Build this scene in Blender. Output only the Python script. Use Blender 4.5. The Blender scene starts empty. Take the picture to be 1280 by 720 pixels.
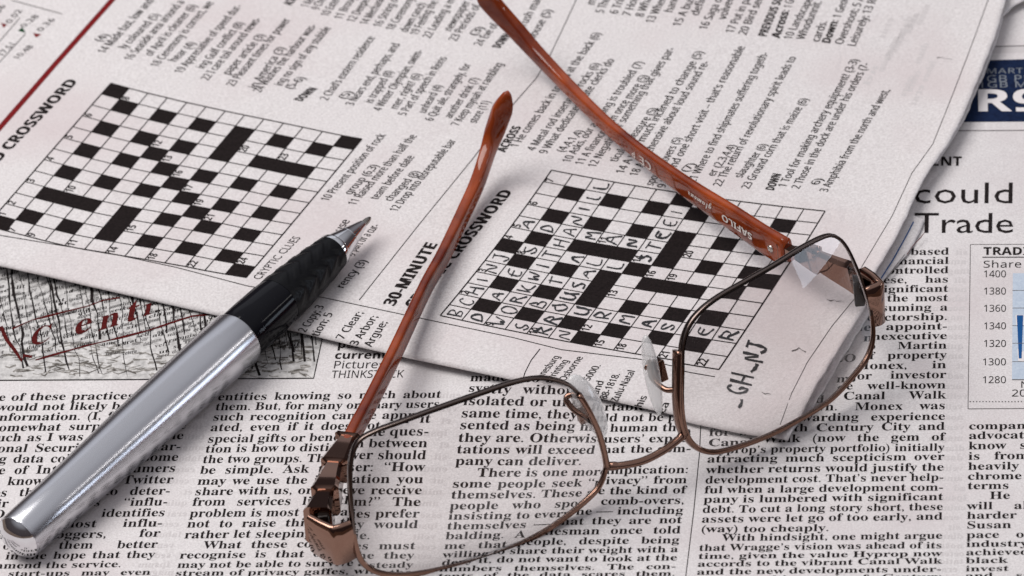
import bpy, math, random
import numpy as np
from mathutils import Vector, Matrix

# ------------------------------------------------------------------ camera, light, exposure
sc = bpy.context.scene
COL = sc.collection
random.seed(7)
RNG = np.random.default_rng(7)
PITCH = math.radians(36.0)
ROLL = math.radians(5.0)
FPX = 6000.0                       # focal length in pixels of a 1280 px wide frame
DIST = 1.0
F = np.array([0.0, math.cos(PITCH), -math.sin(PITCH)])
R0 = np.array([1.0, 0.0, 0.0])
U0 = np.array([0.0, math.sin(PITCH), math.cos(PITCH)])
RV = math.cos(ROLL) * R0 - math.sin(ROLL) * U0
UV = math.sin(ROLL) * R0 + math.cos(ROLL) * U0
CP = -F * DIST
cam = bpy.data.cameras.new("camera")
camo = bpy.data.objects.new("camera", cam)
COL.objects.link(camo)
camo.matrix_world = Matrix(((RV[0], UV[0], -F[0], CP[0]), (RV[1], UV[1], -F[1], CP[1]),
                            (RV[2], UV[2], -F[2], CP[2]), (0, 0, 0, 1)))
cam.sensor_width = 36.0
cam.lens = FPX / 1280.0 * 36.0
cam.clip_start = 0.01
cam.clip_end = 50.0
cam.dof.use_dof = True
cam.dof.focus_distance = 0.965
cam.dof.aperture_fstop = 34.0
sc.camera = camo

world = bpy.data.worlds.new("World")
sc.world = world
world.use_nodes = True
bg = world.node_tree.nodes["Background"]
# a dim room: pale ceiling, dark walls near the horizon
wn = world.node_tree
wt = wn.nodes.new("ShaderNodeTexCoord")
wx = wn.nodes.new("ShaderNodeSeparateXYZ")
wr = wn.nodes.new("ShaderNodeValToRGB")
wr.color_ramp.elements[0].position = 0.0
wr.color_ramp.elements[0].color = (.055, .045, .048, 1)
wr.color_ramp.elements[1].position = 0.80
wr.color_ramp.elements[1].color = (.56, .565, .60, 1)
e_ = wr.color_ramp.elements.new(0.30)
e_.color = (.075, .065, .07, 1)
e_ = wr.color_ramp.elements.new(0.52)
e_.color = (.33, .33, .36, 1)
wn.links.new(wt.outputs["Generated"], wx.inputs[0])
wn.links.new(wx.outputs["Z"], wr.inputs[0])
wn.links.new(wr.outputs[0], bg.inputs[0])
bg.inputs[1].default_value = 1.0


def area(name, loc, target, sx, sy, power, col=(1, 1, 1)):
    l = bpy.data.lights.new(name, 'AREA')
    l.shape = 'RECTANGLE'
    l.size = sx
    l.size_y = sy
    l.energy = power
    l.color = col
    o = bpy.data.objects.new(name, l)
    COL.objects.link(o)
    o.location = loc
    d = Vector(target) - Vector(loc)
    o.rotation_euler = d.to_track_quat('-Z', 'Y').to_euler()
    return o


def aim(o, nrm, along):
    """turn a lamp so that it shines along nrm with its long side along the given direction"""
    z = -Vector(nrm).normalized()
    y = (Vector(along) - Vector(along).dot(z) * z).normalized()
    x = y.cross(z)
    o.rotation_euler = Matrix((x, y, z)).transposed().to_euler()


area("window_light", (-0.58, 0.12, 1.15), (0, 0, 0), 0.85, 0.85, 16.3, (1.0, 0.978, 0.955))
st = area("strip_light", (0.85, 0.08, 0.41), (-0.06, -0.02, 0), 0.022, 0.45, 0.30, (1.0, 0.97, 0.95))
aim(st, Vector((-0.06, -0.02, 0)) - st.location, (.043, .728, -.258))
lw = area("low_window", (1.25, -0.14, 0.17), (0, 0, 0.02), 0.20, 0.66, 1.9, (0.76, 0.86, 1.0))
aim(lw, (-1, 0.08, -0.07), (0.08, 1, 0))
area("back_fill", (-0.15, 1.25, 0.85), (0, 0, 0), 1.1, 0.6, 0.8, (0.88, 0.92, 1.0))  # added soft fill from behind, lightens the left side of the pen barrel
sc.view_settings.view_transform = 'Standard'
sc.view_settings.look = 'None'
sc.view_settings.exposure = 0.0
sc.view_settings.gamma = 1.0
sc.cycles.max_bounces = 14
sc.cycles.transmission_bounces = 12
sc.cycles.transparent_max_bounces = 16


# ------------------------------------------------------------------ materials
def mat(name, col, rough=0.6, metal=0.0, **kw):
    m = bpy.data.materials.new(name)
    m.use_nodes = True
    b = m.node_tree.nodes["Principled BSDF"]
    b.inputs["Base Color"].default_value = (*col, 1)
    b.inputs["Roughness"].default_value = rough
    b.inputs["Metallic"].default_value = metal
    if metal == 0.0 and rough >= 0.65:
        b.inputs["Specular IOR Level"].default_value = 0.08
    for k, v in kw.items():
        b.inputs[k].default_value = v
    return m


def noise_color(m, c1, c2, scale, detail=6, lo=0.35, hi=0.65, bump=0.0, crumple=0.0, c3=None, scale3=20, f3=0.5):
    nt = m.node_tree
    b = nt.nodes["Principled BSDF"]
    tc = nt.nodes.new("ShaderNodeTexCoord")
    n = nt.nodes.new("ShaderNodeTexNoise")
    n.inputs["Scale"].default_value = scale
    n.inputs["Detail"].default_value = detail
    n.inputs["Roughness"].default_value = 0.65
    r = nt.nodes.new("ShaderNodeValToRGB")
    r.color_ramp.elements[0].position = lo
    r.color_ramp.elements[0].color = (*c1, 1)
    r.color_ramp.elements[1].position = hi
    r.color_ramp.elements[1].color = (*c2, 1)
    nt.links.new(tc.outputs["Object"], n.inputs["Vector"])
    nt.links.new(n.outputs["Fac"], r.inputs["Fac"])
    out = r.outputs["Color"]
    if c3:
        n3 = nt.nodes.new("ShaderNodeTexNoise")
        n3.inputs["Scale"].default_value = scale3
        n3.inputs["Detail"].default_value = 4
        nt.links.new(tc.outputs["Object"], n3.inputs["Vector"])
        r3 = nt.nodes.new("ShaderNodeValToRGB")
        r3.color_ramp.elements[0].position = 0.48
        r3.color_ramp.elements[0].color = (0, 0, 0, 1)
        r3.color_ramp.elements[1].position = 0.75
        r3.color_ramp.elements[1].color = (f3, f3, f3, 1)
        nt.links.new(n3.outputs["Fac"], r3.inputs["Fac"])
        mx = nt.nodes.new("ShaderNodeMixRGB")
        mx.inputs[2].default_value = (*c3, 1)
        nt.links.new(r3.outputs["Color"], mx.inputs[0])
        nt.links.new(out, mx.inputs[1])
        out = mx.outputs[0]
    nt.links.new(out, b.inputs["Base Color"])
    if bump:
        bp = nt.nodes.new("ShaderNodeBump")
        bp.inputs["Strength"].default_value = bump
        bp.inputs["Distance"].default_value = 0.0002
        nt.links.new(n.outputs["Fac"], bp.inputs["Height"])
        if crumple:                                       # soft handling creases
            w1 = nt.nodes.new("ShaderNodeTexNoise")
            w1.inputs["Scale"].default_value = 24
            w1.inputs["Detail"].default_value = 3
            w1.inputs["Distortion"].default_value = 1.2
            nt.links.new(tc.outputs["Object"], w1.inputs["Vector"])
            vr = nt.nodes.new("ShaderNodeTexVoronoi")
            vr.feature = 'DISTANCE_TO_EDGE'
            vr.inputs["Scale"].default_value = 17
            mxv = nt.nodes.new("ShaderNodeMixRGB")
            mxv.inputs[0].default_value = .12
            nt.links.new(tc.outputs["Object"], mxv.inputs[1])
            nt.links.new(w1.outputs["Color"], mxv.inputs[2])
            nt.links.new(mxv.outputs[0], vr.inputs["Vector"])
            mr = nt.nodes.new("ShaderNodeMapRange")
            mr.inputs[2].default_value = 0.06
            nt.links.new(vr.outputs["Distance"], mr.inputs["Value"])
            ad = nt.nodes.new("ShaderNodeMath")
            ad.operation = 'MULTIPLY_ADD'
            ad.inputs[1].default_value = .16
            nt.links.new(mr.outputs[0], ad.inputs[0])
            nt.links.new(w1.outputs["Fac"], ad.inputs[2])
            b2 = nt.nodes.new("ShaderNodeBump")
            b2.inputs["Strength"].default_value = crumple
            b2.inputs["Distance"].default_value = 0.004
            nt.links.new(ad.outputs[0], b2.inputs["Height"])
            nt.links.new(bp.outputs["Normal"], b2.inputs["Normal"])
            nt.links.new(b2.outputs["Normal"], b.inputs["Normal"])
        else:
            nt.links.new(bp.outputs["Normal"], b.inputs["Normal"])
    return m


M_PAPER = noise_color(mat("newsprint", (.6, .6, .6), 0.85), (.535, .503, .502), (.70, .667, .665), 2400, bump=0.35, crumple=.13,
                      c3=(.53, .47, .475), scale3=30, f3=0.75)
M_PAPER2 = noise_color(mat("newsprint_folded", (.6, .6, .6), 0.85), (.53, .495, .493), (.70, .665, .663), 2000, bump=0.4, crumple=.17,
                       c3=(.55, .475, .478), scale3=24, f3=0.85)
M_INK = noise_color(mat("black_ink", (.01, .01, .01), 0.7), (.006, .005, .005), (.022, .016, .016), 2500)
M_INKS = noise_color(mat("grid_ink", (.01, .01, .01), 0.75), (.006, .004, .004), (.020, .014, .014), 1800, lo=.3, hi=.8)
M_GHOST = mat("show_through_ink", (.535, .500, .50), 0.85)
M_GREYINK = mat("grey_ink", (.12, .11, .11), 0.8)
M_PENINK = mat("ballpoint_ink", (.006, .006, .008), 0.5)
M_REDINK = noise_color(mat("red_ink", (.2, .01, .01), 0.75), (.12, .006, .008), (.19, .012, .014), 1500)
M_DKRED = noise_color(mat("dark_red_ink", (.12, .01, .01), 0.8), (.045, .004, .004), (.10, .010, .009), 1500)
M_GREENINK = mat("green_ink", (.01, .05, .02), 0.8)
M_NAVY = noise_color(mat("navy_ink", (.01, .02, .06), 0.7), (.004, .009, .032), (.008, .018, .055), 900)
M_ROYAL = mat("blue_ink", (.012, .075, .23), 0.7)
M_PALEBLUE = noise_color(mat("pale_blue_ink", (.4, .48, .6), 0.8), (.40, .46, .55), (.48, .54, .62), 1500)
M_WHITEINK = mat("unprinted_white", (.66, .62, .62), 0.85)
M_ADTEXT = mat("ad_lettering", (.20, .215, .24), 0.8)
M_PHOTO = noise_color(mat("photo_print", (.5, .5, .48), 0.8), (.37, .357, .35), (.62, .60, .588), 700)
M_PHOTOG = noise_color(mat("photo_smudge", (.2, .2, .18), 0.8), (.10, .09, .08), (.34, .32, .30), 700, lo=.42, hi=.6)


# ------------------------------------------------------------------ pixel rays and surfaces
def rays(px, py):
    px = np.asarray(px, float)
    py = np.asarray(py, float)
    return (F[None, :] + ((px - 640) / FPX)[:, None] * RV[None, :] - ((py - 360) / FPX)[:, None] * UV[None, :])


def at_arr(px, py, z):
    d = rays(px, py)
    t = (np.asarray(z) - CP[2]) / d[:, 2]
    return CP[None, :] + t[:, None] * d


def at(px, py, z=0.0):
    return Vector(at_arr([px], [py], z)[0])


def on_plane(px, py, P, n):
    d = Vector(rays([px], [py])[0])
    c = Vector(CP)
    t = (P - c).dot(n) / d.dot(n)
    return c + d * t


def project(p):
    v = np.array(p) - CP
    w = v @ F
    return 640 + FPX * (v @ RV) / w, 360 - FPX * (v @ UV) / w


# bottom edge and right edge of the folded newspaper, as the page runs
BOT = np.array([(-90, 312), (0, 331), (52, 342.5), (125, 359.5), (270, 392.5), (362, 411), (440, 430), (510, 446),
                (640, 473), (749, 496), (840, 516.5), (920, 535), (985, 549)], float)
RGT = np.array([(985, 549), (1003, 502), (1030, 452), (1060, 397), (1090, 345), (1115, 305), (1135, 267), (1152, 230),
                (1168, 204), (1186, 180), (1200, 154), (1213, 125), (1230, 82), (1242, 50), (1254, 10), (1268, -60)], float)


def zl(px, py):
    px = np.asarray(px, float)
    py = np.asarray(py, float)
    return 0.00032 * np.sin(px / 85 + 0.6 * np.sin(py / 120)) + 0.00026 * np.sin(py / 60 + px / 190) - 0.0001


def zu(px, py):
    px = np.asarray(px, float)
    py = np.asarray(py, float)
    eb = np.interp(px, BOT[:, 0], BOT[:, 1])
    er = np.interp(-py, -RGT[::-1, 1][::-1] if False else -RGT[:, 1], RGT[:, 0])
    db = np.clip(eb - py, 0, None)
    dr = np.clip(er - px, 0, None)
    z = 0.0023 + 0.0004 * np.sin(px / 105 + py / 300 + 0.4) + 0.00035 * np.sin(py / 75 - px / 240)
    z = z + 0.0012 * np.exp(-np.clip(px, -80, None) / 170) * np.exp(-db / 70)
    z = z + 0.0022 * np.exp(-dr / 32) * np.clip((560 - py) / 60, 0, 1)
    z = z - 0.0006 * np.exp(-db / 5.0)
    return z


class Acc:
    """collects printed faces given in page (pixel) coordinates and lays them on a sheet"""

    def __init__(self, surf):
        self.v, self.f, self.m = [], [], []
        self.n = 0
        self.surf = surf
        self.mats = []

    def mi(self, m):
        if m not in self.mats:
            self.mats.append(m)
        return self.mats.index(m)

    def add(self, pts, faces, m, lift=0.00004):
        pts = np.asarray(pts, float)
        z = self.surf(pts[:, 0], pts[:, 1]) + lift
        self.v.append(at_arr(pts[:, 0], pts[:, 1], z))
        k = self.mi(m)
        for f in faces:
            self.f.append([i + self.n for i in f])
            self.m.append(k)
        self.n += len(pts)

    def poly(self, pts, m, lift=0.00004):
        self.add(pts, [list(range(len(pts)))], m, lift)

    def quad(self, a, b, c, d, m, lift=0.00004, nu=1, nv=1):
        a, b, c, d = map(np.array, (a, b, c, d))
        P, Fc = [], []
        for j in range(nv + 1):
            for i in range(nu + 1):
                u, v = i / nu, j / nv
                P.append((1 - v) * ((1 - u) * a + u * b) + v * ((1 - u) * d + u * c))
        for j in range(nv):
            for i in range(nu):
                k = j * (nu + 1) + i
                Fc.append([k, k + 1, k + nu + 2, k + nu + 1])
        self.add(P, Fc, m, lift)

    def line(self, pts, w, m, lift=0.00004, vary=0.0):
        """ribbon of pixel width w along a polyline"""
        pts = np.asarray(pts, float)
        seg = []
        for i in range(len(pts) - 1):
            n = max(1, int(np.hypot(*(pts[i + 1] - pts[i])) / 14))
            for k in range(n):
                seg.append(pts[i] + (pts[i + 1] - pts[i]) * k / n)
        seg.append(pts[-1])
        seg = np.array(seg)
        t = np.gradient(seg, axis=0)
        t /= np.linalg.norm(t, axis=1)[:, None] + 1e-9
        nrm = np.stack([-t[:, 1], t[:, 0]], 1)
        ww = (w / 2) * (1 + vary * RNG.uniform(-1, 1, len(seg)))
        L = seg + nrm * ww[:, None]
        Rr = seg - nrm * ww[:, None]
        P = np.concatenate([L, Rr])
        k = len(seg)
        self.add(P, [[i, i + 1, k + i + 1, k + i] for i in range(k - 1)], m, lift)

    def build(self, name, parent, label=None):
        if not self.v:
            return None
        V = np.concatenate(self.v)
        me = bpy.data.meshes.new(name)
        me.from_pydata(V.tolist(), [], self.f)
        for m in self.mats:
            me.materials.append(m)
        me.polygons.foreach_set("material_index", self.m)
        me.update()
        o = bpy.data.objects.new(name, me)
        COL.objects.link(o)
        o.parent = parent
        if label:
            o["label"] = label
        return o


# ------------------------------------------------------------------ glyphs
def mb(ch):
    if 'A' <= ch <= 'Z':
        return chr(0x1D400 + ord(ch) - 65)
    if 'a' <= ch <= 'z':
        return chr(0x1D41A + ord(ch) - 97)
    if '0' <= ch <= '9':
        return chr(0x1D7CE + ord(ch) - 48)
    return ch


def msb(ch):
    if 'A' <= ch <= 'Z':
        return chr(0x1D5D4 + ord(ch) - 65)
    if 'a' <= ch <= 'z':
        return chr(0x1D5EE + ord(ch) - 97)
    if '0' <= ch <= '9':
        return chr(0x1D7EC + ord(ch) - 48)
    return ch


def msr(ch):
    if 'A' <= ch <= 'Z':
        return chr(0x1D5A0 + ord(ch) - 65)
    if 'a' <= ch <= 'z':
        return chr(0x1D5BA + ord(ch) - 97)
    if '0' <= ch <= '9':
        return chr(0x1D7E2 + ord(ch) - 48)
    return ch


def msc(ch):
    return chr(0x1D4EA + ord(ch) - 97) if 'a' <= ch <= 'z' else ch


STY = {'serif': (mb, 0.0), 'sans': (msr, 0.0), 'bold': (msb, 0.0), 'thin': (lambda c: c, 0.0),
       'fat': (msb, 0.006), 'script': (msc, 0.0)}
GL = {}


def text_mesh(s, off):
    c = bpy.data.curves.new('g', 'FONT')
    c.body = s
    c.resolution_u = 2
    c.offset = off
    o = bpy.data.objects.new('g', c)
    COL.objects.link(o)
    dg = bpy.context.evaluated_depsgraph_get()
    ev = o.evaluated_get(dg)
    me = ev.to_mesh()
    n = len(me.vertices)
    v = np.zeros(n * 3)
    me.vertices.foreach_get("co", v)
    v = v.reshape(-1, 3)[:, :2]
    f = [list(p.vertices) for p in me.polygons]
    ev.to_mesh_clear()
    bpy.data.objects.remove(o)
    bpy.data.curves.remove(c)
    return v, f


def glyph(ch, style):
    k = (ch, style)
    if k not in GL:
        fn, off = STY[style]
        c = fn(ch)
        if ch == ' ':
            v, f = np.zeros((0, 2)), []
        else:
            v, f = text_mesh(c, off)
            if len(v) == 0:
                v, f = text_mesh(ch, off)
                c = ch
        a, _ = text_mesh('|' + c + '|', 0)
        b, _ = text_mesh('||', 0)
        adv = a[:, 0].max() - b[:, 0].max()
        if style in ('serif',) and ch == ' ':
            adv = 0.26
        GL[k] = (v, f, adv)
    return GL[k]


def width(s, style):
    return sum(glyph(c, style)[2] for c in s)


def put(acc, s, style, p0, dirv, up, sx, sy, m=M_INK, lift=0.00005, extra=0.0, track=0.0, jit=0.0):
    """lay a string from page point p0 along unit dirv; sx px per em along, sy px per em up (up = page vector of one px)"""
    x = 0.0
    P, Fc, n = [], [], 0
    dirv = np.array(dirv, float)
    up = np.array(up, float)
    p0 = np.array(p0, float)
    for ch in s:
        v, f, a = glyph(ch, style)
        if len(v):
            P.append(p0 + (x + v[:, :1] * sx) * dirv + (v[:, 1:] * sy) * up + RNG.normal(0, jit, 2))
            Fc += [[i + n for i in q] for q in f]
            n += len(v)
        x += a * sx + track + (extra if ch == ' ' else 0)
    if P:
        acc.add(np.concatenate(P), Fc, m, lift)


def fit(acc, s, style, p0, p1, up, sy, m=M_INK, lift=0.00005):
    p0 = np.array(p0, float)
    p1 = np.array(p1, float)
    L = np.hypot(*(p1 - p0))
    sx = L / width(s, style)
    put(acc, s, style, p0, (p1 - p0) / L, up, sx, sy, m, lift)
    if style in ('sans', 'fat') and acc.surf is zu:      # heavier impression of the ink
        put(acc, s, style, p0 + (p1 - p0) / L * sx * .045, (p1 - p0) / L, up, sx, sy, m, lift + .00001)


# ------------------------------------------------------------------ things
def thing(name, label, cat, loc):
    o = bpy.data.objects.new(name, None)
    o.empty_display_size = 0.02
    COL.objects.link(o)
    o.location = loc
    o["label"] = label
    o["category"] = cat
    bpy.context.view_layer.update()
    return o


def mesh_obj(name, verts, faces, m, parent, smooth=True, label=None):
    me = bpy.data.meshes.new(name)
    me.from_pydata([tuple(v) for v in verts], [], faces)
    for mm in (m if isinstance(m, (list, tuple)) else [m]):
        me.materials.append(mm)
    if smooth:
        me.polygons.foreach_set("use_smooth", [True] * len(me.polygons))
    me.update()
    o = bpy.data.objects.new(name, me)
    COL.objects.link(o)
    o.parent = parent
    if label:
        o["label"] = label
    return o


# the table under the papers
M_TABLE = noise_color(mat("table_wood", (.1, .06, .04), 0.5), (.07, .04, .025), (.13, .08, .05), 30)
tv = [(-.45, -.4, -.03), (.45, -.4, -.03), (.45, .45, -.03), (-.45, .45, -.03),
      (-.45, -.4, -.0022), (.45, -.4, -.0022), (.45, .45, -.0022), (-.45, .45, -.0022)]
tb = mesh_obj("table_top", tv, [[3, 2, 1, 0], [4, 5, 6, 7], [0, 1, 5, 4], [1, 2, 6, 5], [2, 3, 7, 6], [3, 0, 4, 7]], M_TABLE, None, False)
tb["kind"] = "structure"

# ------------------------------------------------------------------ lower newspaper
NEWS = thing("newspaper", "flat business newspaper page lying under the crossword page, silver pen and glasses", "newspaper", (0, 0, 0))
inv = None


def sheet_grid(x0, x1, y0, y1, step):
    xs = np.arange(x0, x1 + step / 2, step)
    ys = np.arange(y0, y1 + step / 2, step)
    X, Y = np.meshgrid(xs, ys)
    P = at_arr(X.ravel(), Y.ravel(), zl(X.ravel(), Y.ravel()))
    w = len(xs)
    Fc = []
    for j in range(len(ys) - 1):
        for i in range(w - 1):
            k = j * w + i
            Fc.append([k, k + w, k + w + 1, k + 1])
    return P, Fc, w, len(ys)


P, Fc, w, h = sheet_grid(-170, 1500, -190, 960, 8)
n0 = len(P)
bot = P.copy()
bot[:, 2] = -0.0018
rim_i = [i for i in range(w)] + [j * w + w - 1 for j in range(1, h)] + [(h - 1) * w + i for i in range(w - 2, -1, -1)] + [j * w for j in range(h - 2, 0, -1)]
V = np.concatenate([P, bot[rim_i]])
for a in range(len(rim_i)):
    b = (a + 1) % len(rim_i)
    Fc.append([rim_i[a], rim_i[b], n0 + b, n0 + a])
mesh_obj("page", V, Fc, M_PAPER, NEWS)

LEANX = [0, 200, 530, 860, 1184, 1400]
LEANY = [.262, .230, .170, .104, .022, -.03]


def lean(x):
    return float(np.interp(x, LEANX, LEANY))


TILT = -0.012


WORDS = "dolor sit amet erat sed diam nonumy elitr lorem ipsum data et cetera quis nostrud tation velit esse ad minim veniam ut enim labore magna aliqua".split()


def column(lines, leftf, rightf, name, wref, style='serif', tilt=TILT, label=None, ghost=False):
    """lines: (text, baseline y at the right edge[, mode]); mode l=left set, i=indented"""
    acc = Acc(zl)
    ys = [l[1] for l in lines]
    for i, l in enumerate(lines):
        txt, y = l[0], l[1]
        mode = l[2] if len(l) > 2 else 'j'
        pitch = (ys[min(i + 1, len(ys) - 1)] - ys[max(i - 1, 0)]) / (min(i + 1, len(ys) - 1) - max(i - 1, 0))
        xr = rightf(y)
        xl = leftf(y)
        W = xr - xl
        x0 = xl + (0.092 * W if mode in ('i',) else 0)
        base = 20.8 * W / (297.0 if wref > 250 else 250.0)
        nat = width(txt, style) * base
        room = xr - x0
        nsp = txt.count(' ')
        ex = 0.0
        s = base
        if mode in ('l', 'n'):
            pass
        else:
            if nat > room:
                s = base * max(room / nat, 0.78)
                nat = width(txt, style) * s
            if nat < room and nsp:
                ex = (room - nat) / nsp
                if ex > 26:
                    s = base * 1.06
                    ex = (room - width(txt, style) * s) / nsp
            elif nsp:
                ex = (room - nat) / nsp
        if ghost:                                          # faint print of the page behind, showing in the gutter
            put(acc, RNG.choice(WORDS), 'serif', (xr + 26 + RNG.uniform(-6, 3), y), (-1, .012), (lean(xr), -1), 15, 10, M_GHOST, .000025)
        # words one by one so that the lean follows the page
        x = x0
        for wd in txt.split(' '):
            ww = width(wd, style) * s
            yy = y + tilt * (x - xr)*-1 * -1
            yb = y - tilt * (xr - x)
            put(acc, wd, style, (x, yb + RNG.normal(0, .12)), (1, tilt), (lean(x + ww / 2), -1), s, pitch * 1.10, M_INK)
            x += ww + glyph(' ', style)[2] * s + ex
    acc.build(name, NEWS, label)


lin = lambda x1, y1, x2, y2: (lambda y: x1 + (x2 - x1) * (y - y1) / (y2 - y1))

column([
    ("e of these practices as I am", 498), ("would not likely be aware of", 510.5), ("information. (I, for one, am", 523),
    ("somewhat surprised to see", 536), ("such as I was to hear of the", 549), ("tional Security and its far-", 562.5),
    ("ing data collection of some", 576), ("use of Internet consumers", 590), ("to know that if Twitter", 604),
    ("uses their lists to deter-", 618), ("their page as “influ-", 631.5), ("SEO company identifies", 645),
    ("as the most influ-", 658), ("ential bloggers, for", 671), ("to offer them better", 684.5),
    ("deals in the hope that they", 697), ("recommend the service.", 708.5, 'n'), ("Some start-ups may even", 718.5), ("follow it, with them all", 728)],
    lin(-3, 499, -51.5, 719), lin(241, 499, 188, 718), "article_column", 245, ghost=True)

column([
    ("entities knowing so much about", 497), ("them. But, for many ordinary users", 509.5), ("such recognition can be appreci-", 522.5),
    ("ated, even if it does not offer it", 535.5), ("special gifts or benefits. The ques-", 549.5), ("tion is how to distinguish between", 562),
    ("the two groups. The answer should", 575.5), ("be simple. Ask the user: “How", 589), ("may we use the information you", 602.5),
    ("share with us, or have we receive", 615.5), ("from services like them?” The", 629), ("problem is most companies prefer", 643),
    ("not to raise this if they would", 656), ("rather let sleeping dogs lie.", 669.5, 'n'), ("What these companies must", 682.5, 'i'),
    ("recognise is that once the they", 694.5), ("may not be able to survive a steady", 706.5), ("stream of privacy gaffes, with the", 716.5),
    ("trust of users on the line", 726.5)],
    lin(271, 499, 217.5, 719.5), lin(551, 497, 515, 710), "article_column", 290, ghost=True)

column([
    ("made when it comes to the", 473), ("system to be too human-like, and", 486), ("pretty without any sense of it", 499), ("isolated or uncomfortable. At the", 512),
    ("same time, they should not be pre-", 525.5), ("sented as being more human than", 538.5), ("they are. Otherwise, users’ expec-", 552),
    ("tations will exceed what the com-", 565), ("pany can deliver.", 578, 'n'), ("There is one more implication:", 591, 'i'),
    ("some people seek “privacy” from", 604), ("themselves. These are the kind of", 616.5), ("people who sport comb-overs,", 629.5),
    ("insisting to everyone — including", 642), ("themselves — that they are not", 654), ("balding. A salesman once told", 666.5),
    ("me that people, despite being", 679), ("willing to share their weight with a", 690), ("deny it, do not want to look at the", 700.5),
    ("numbers themselves. The con-", 711), ("tents of the data scares them.", 719.5), ("They want it kept private, and", 728.5)],
    lin(583, 497, 548.5, 711), lin(872, 499, 845, 711), "article_column", 290)

column([
    ("which is a property based", 318), ("fund and with the financial", 329.8), ("a group that it had controlled", 341.5), ("the control of Chiese, has", 353),
    ("has agreed to a significant", 364.5), ("to the stake in a deal, the most", 376.2), ("as a senior person assuming a", 388), ("new directorship.", 399.8, 'm'),
    ("Following the appoint-", 411.5, 'i'), ("ment of its nonexecutive", 423.5), ("director turned to Martin", 435.5),
    ("Wragge, or CEO of property", 447.7), ("the company Monex, in", 460.2), ("which is a major investor", 472.7),
    ("in a portion the well-known", 485.5), ("Century and Canal Walk", 498), ("in Cape Town. Monex was", 511.3), ("in all a rewarding experience", 524.3),
    ("for both with Century City and", 537), ("Canal Walk (now the gem of", 550.3), ("Hyprop’s property portfolio) initially", 563),
    ("attracting much scepticism over", 574.7), ("whether returns would justify the", 588), ("development cost. That’s never help-", 600.5),
    ("ful when a large development com-", 613), ("pany is lumbered with significant", 625), ("debt. To cut a long story short, these", 637.5),
    ("assets were let go of too early, and", 649.5), ("(way) too cheaply.", 662, 'n'), ("With hindsight, one might argue", 673, 'i'),
    ("that Wragge’s vision was ahead of its", 685), ("time, given the value Hyprop now", 695), ("accords to the vibrant Canal Walk", 704.5),
    ("and the new developments under-", 714.5), ("way in this part of Century", 724.5)],
    lin(907, 320, 870, 719), lin(1186.5, 318, 1177, 714), "article_column", 297, ghost=True)

column([
    ("companies like this one, and", 533), ("advocates who want to see and", 545), ("know some detail of what it", 558), ("is from London and is now", 571),
    ("heavily dependent on price", 583.5), ("chrome for its supply, in", 596), ("terms as set by the board", 608), ("He must hope that they", 620.5, 'i'),
    ("will almost surely find it", 633), ("harder than it was before", 645), ("Susan Said it would be the", 657), ("pace of reform in this big", 669),
    ("industry. It is a change", 680), ("achieved only by some and", 690.5), ("black empowerment, to", 700.5), ("invest more in the staff", 710.5), ("and safety at the mines,", 719), ("said the report.", 728)],
    lin(1210.8, 533, 1206.3, 720), lin(1512, 533, 1514, 720), "article_column", 300)

# column rule between the two stories
a = Acc(zl)
a.line([(893, 440), (878, 533), (874, 570), (867, 640), (857, 722), (850, 770)], 1.1, M_INK)
a.build("column_rule", NEWS)

# headline, kicker
a = Acc(zl)
put(a, "could", 'thin', (1140.5, 254), (1, 0), (0.02, -1), 56, 38.0, M_INK, track=1.0)
put(a, "Trade", 'thin', (1142, 291), (1, 0), (0.02, -1), 53, 36.5, M_INK, track=-0.5)
a.build("headline", NEWS)
a = Acc(zl)
put(a, "COMMENT", 'fat', (1097, 207), (1, 0), (0.02, -1), 20.0, 16.0, M_INK)
a.build("section_heading", NEWS)

# caption of the picture
a = Acc(zl)
put(a, "past and the", 'fat', (421, 435), (1, -.008), (.19, -1), 17.5, 12.6)
put(a, "current data.", 'fat', (417.5, 448.5), (1, -.008), (.19, -1), 17.5, 12.6)
put(a, "Picture:", 'sans', (415.5, 460.5), (1, -.008), (.19, -1), 17.2, 13.2)
fit(a, "THINKSTOCK", 'sans', (413.5, 472.5), (504, 471.7), (.19, -1), 13.0)
a.build("picture_caption", NEWS)

# torn-text picture
a = Acc(zl)
PT = [(-150, 318), (430, 318), (421, 350), (408, 405), (392, 473), (170, 474.5), (-150, 476)]
a.quad((-150, 318), (424, 318), (392, 473), (-150, 476), M_PHOTO, .00003, 40, 16)
a.line([(-150, 476), (0, 475.3), (170, 474.3), (392, 472.7), (421, 340)], 1.3, M_INK, .00007)


def pic_right(y):
    return 392 + (473 - y) * 0.19


for k in range(22):                                   # rows of print on the torn strips
    y0 = 338 + k * 5.4
    x = -30.0
    strip = 0
    while x < pic_right(y0) - 8:
        x1 = x + RNG.uniform(13, 27)
        ang = -0.22 + RNG.normal(0, .03)
        oy = RNG.normal(0, 1.6)
        wd = RNG.choice(WORDS)
        yb = y0 + oy - (x - 120) * 0.03
        s = (x1 - x - 3) / max(width(wd, 'serif'), .5)
        if 334 < yb < 450 and x1 < pic_right(yb) and (yb < 436 or RNG.random() < .4):
            put(a, wd, 'serif', (x, yb), (math.cos(ang), math.sin(ang)), (.2, -1), min(s, 14), 6.6, M_INK if RNG.random() < .7 else M_GREYINK, .00006)
        x = x1
for k in range(44):                                   # cracks between the strips
    x = -20 + k * 9.6 + RNG.normal(0, 3)
    pts = []
    y = 336.0
    y_end = RNG.uniform(420, 474)
    xx = x - 14
    while y < y_end:
        if xx < pic_right(y) - 3:
            pts.append((xx, y))
        xx += RNG.normal(2.2, 1.6)
        y += RNG.uniform(8, 15)
    if len(pts) > 2:
        a.line(pts, RNG.uniform(.7, 1.7) if k % 5 else 2.6, M_INK, .00007, vary=.6)
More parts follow.
